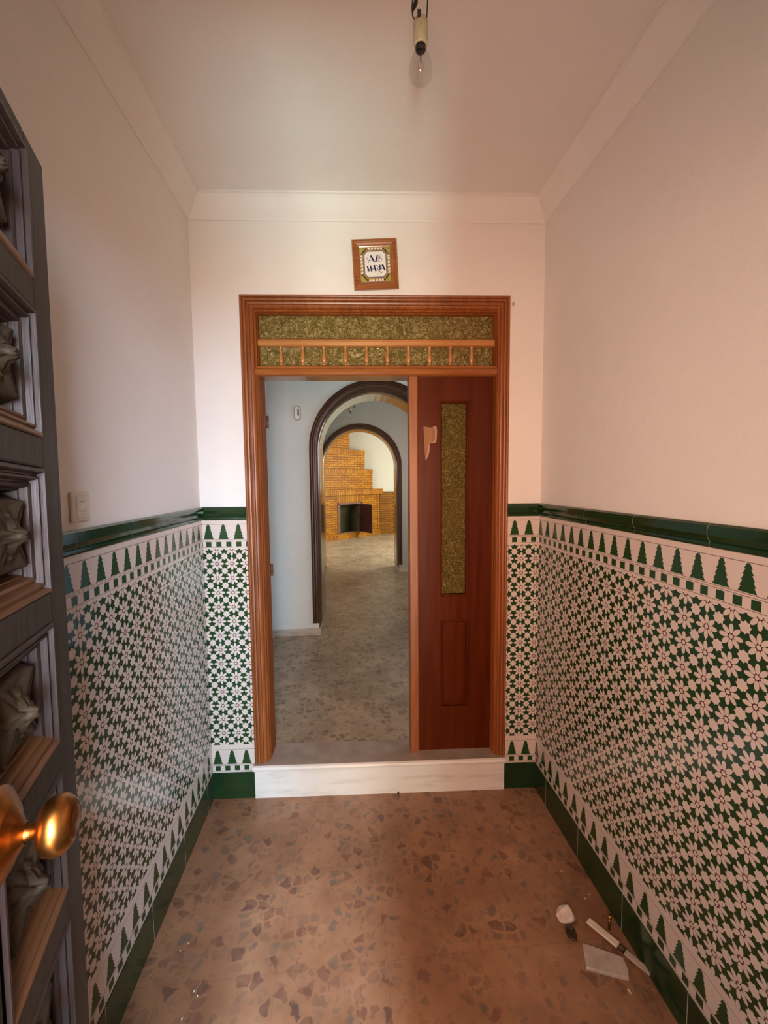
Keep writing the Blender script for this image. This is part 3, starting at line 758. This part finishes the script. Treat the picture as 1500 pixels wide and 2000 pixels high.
m = MB(); m.box(.062, .085, -.012, -.007, 0, .006).box(.062, .085, .007, .012, 0, .006).box(.082, .087, -.012, .012, 0, .006).build('buckle', 'steel', lp)
MB().bevbox(.087, .172, -.011, .011, -.004, .002, .001).build('tail', 'shard', lp)
bt = empty('brass_bolt', (1.000, 1.445, .001), 0, label='short brass bolt standing up behind the metal strip', cat='bolt')
MB().lathe([(0, 0), (.0055, 0), (.0055, .052), (0, .052)], 14).build('shank', 'brass_dull', bt)
MB().lathe([(0, .050), (.009, .050), (.009, .058), (.006, .060), (0, .060)], 6).build('head', 'brass_dull', bt)
slab('paper_scrap', [(.965, 1.268), (.99, 1.262), (1.012, 1.21), (1.008, 1.17), (.992, 1.165), (.972, 1.21)], .001, .006, 'clay', 'brown curled scrap near the right wall, in front of the tile slab', 'scrap')
slab('tile_chip', [(1.015, 1.285), (1.030, 1.270), (1.034, 1.235), (1.020, 1.245)], .001, .007, 'clay', 'small brownish chip against the green base tiles at the right', 'tile chip')
crumbs = [(.939, 1.699, .012, .002, 'white sliver lying alone on the floor beyond the plaster lump'),
    (.972, 1.569, .008, .002, 'white sliver between the plaster lump and the right-hand base tiles'),
    (1.002, 1.584, .003, .003, 'tiny white crumb closest to the right-hand base tiles, beyond the brass bolt'),
    (-.644, 1.550, .003, .003, 'farther and right-hand of two white crumbs lying close together near the left wall'),
    (-.665, 1.526, .003, .003, 'nearer and left-hand of two white crumbs lying close together near the left wall'),
    (-.566, 1.390, .004, .005, 'largest bright crumb near the left wall, left part of the floor'),
    (-.549, 1.375, .003, .003, 'tiny crumb touching the largest bright crumb near the left wall'),
    (-.579, 1.315, .003, .004, 'white crumb nearest the camera on the left part of the floor'),
    (.945, 1.246, .004, .010, 'pale splinter in front of the broken tile slab'),
    (.562, 2.150, .003, .003, 'white crumb in front of the right end of the marble step'),
    (-.52, 1.98, .003, .002, 'white crumb in front of the left end of the marble step')]
for i, (x, y, a, b, lab) in enumerate(crumbs):
    tag(lump('plaster_crumb', (x, y, 0), (a, b, .003), 20+i, 'glaze_white', 1), lab, 'crumb', 'plaster crumbs on the floor')
tag(lump('black_plug', (.258, 2.240, 0), (.007, .007, .008), 50, 'black', 2), 'small black plug at the foot of the marble step', 'plug')

# ------------------------------------------------------------------ living room: corner fireplace in ochre brick
Pf = Vector((-.633, 10.99, 0)); Qf = Vector((.928, 12.276, 0)); ef = (Qf-Pf).normalized(); nf = Vector((ef.y, -ef.x, 0))
MF = Matrix.Translation(Pf) @ Matrix((ef, -nf, Vector((0, 0, 1)))).transposed().to_4x4()   # local -y towards the viewer
fp = empty('fireplace', mw=MF, label='stepped ochre brick corner fireplace with a black firebox, seen through both arches', cat='fireplace')
def loc2(s, y=12.298):          # local (x,y) of the point straight behind s on the wall
    w_ = Pf + ef*s; d = y - w_.y; v = Vector((0, d, 0)); return (s + v.dot(ef), v.dot(-nf))
def section(s1, z0, z1, sold, name='chimney_tier', front=0.0, s0=-1.3):
    a = (s0, front); b = (s1, front); c = loc2(s1); d = loc2(s0)
    MB().prismz([a, b, c, d], z0, z1-sold).build(name, 'brick', fp)
    if sold: MB().prismz([(s0, front-.012), (s1+.006, front-.012), c, d], z1-sold, z1).build('soldier_course', 'brick_soldier', fp)
section(.905, 2.620, 3.40, 0, front=.03); section(1.465, 2.105, 2.630, .12, front=.02); section(1.750, 1.540, 2.105, .12, front=.01)
# mantel
m = MB(); c, d = loc2(1.98), loc2(-1.3)
m.prismz([(-1.3, -.07), (2.09, -.07), (2.09, .02), c, d], 1.395, 1.540); m.build('mantel', 'brick_soldier', fp)
# breast around the firebox
o0, o1, zb0, zb1 = .435, 1.345, .345, 1.185
m = MB(); m.box(-1.3, o0, 0, .4, HF+.145, 1.395).box(o1, 1.86, 0, .10, HF+.145, 1.395).box(1.86, 1.93, .02, .10, HF+.145, 1.395).box(1.93, 2.01, 0, .05, HF+.145, 1.395)
m.build('chimney_breast', 'brick', fp)
MB().box(o0, o1, -.004, .4, zb1, 1.395).build('lintel_course', 'brick_soldier', fp)
MB().box(-1.3, 2.01, -.03, .06, HF, HF+.145).build('hearth_course', 'brick_soldier', fp)
m = MB(); m.box(o0, o0+.09, -.015, .03, zb0, zb1).box(o1-.11, o1, -.015, .03, zb0, zb1).box(o0, o1, -.015, .03, zb1-.05, zb1).box(o0, o1, -.015, .03, zb0, zb0+.03)
m.build('firebox_frame', 'iron', fp)
m = MB(); m.box(o0+.08, o0+.10, .03, .45, zb0, zb1).box(o1-.14, o1-.09, .0, .35, zb0, zb1).box(o0+.1, o1-.02, .40, .42, zb0, zb1).box(o0+.1, o1-.02, .03, .42, zb1-.02, zb1).box(o0+.1, o1-.02, .03, .42, zb0, zb0+.01)
m.build('firebox_lining', 'soot', fp)
hd = empty('firebox_door', (0, 0, 0)); hd.parent = fp
hd2 = MB().bevbox(0, .60, -.012, .012, zb0+.01, zb1-.05, .004)
dmesh = hd2.build('firebox_door', 'iron_dark', fp); bpy.data.objects.remove(hd)
wd = Vector((.50, -.866, 0)).normalized(); ang = math.atan2(wd.dot(-nf), wd.dot(ef))
dmesh.location = (1.235, -.03, 0); dmesh.rotation_euler = (0, 0, ang)
# brick dado on the far wall
m = MB().box(.93, 3.48, 12.262, 12.298, HF, 1.425); bd = m.build('wall_dado', 'brick_dado'); S(bd)
S(MB().bevbox(.90, 3.48, 12.245, 12.298, 1.425, 1.455, .004).build('trim_dado_cap', 'wood_dark'))
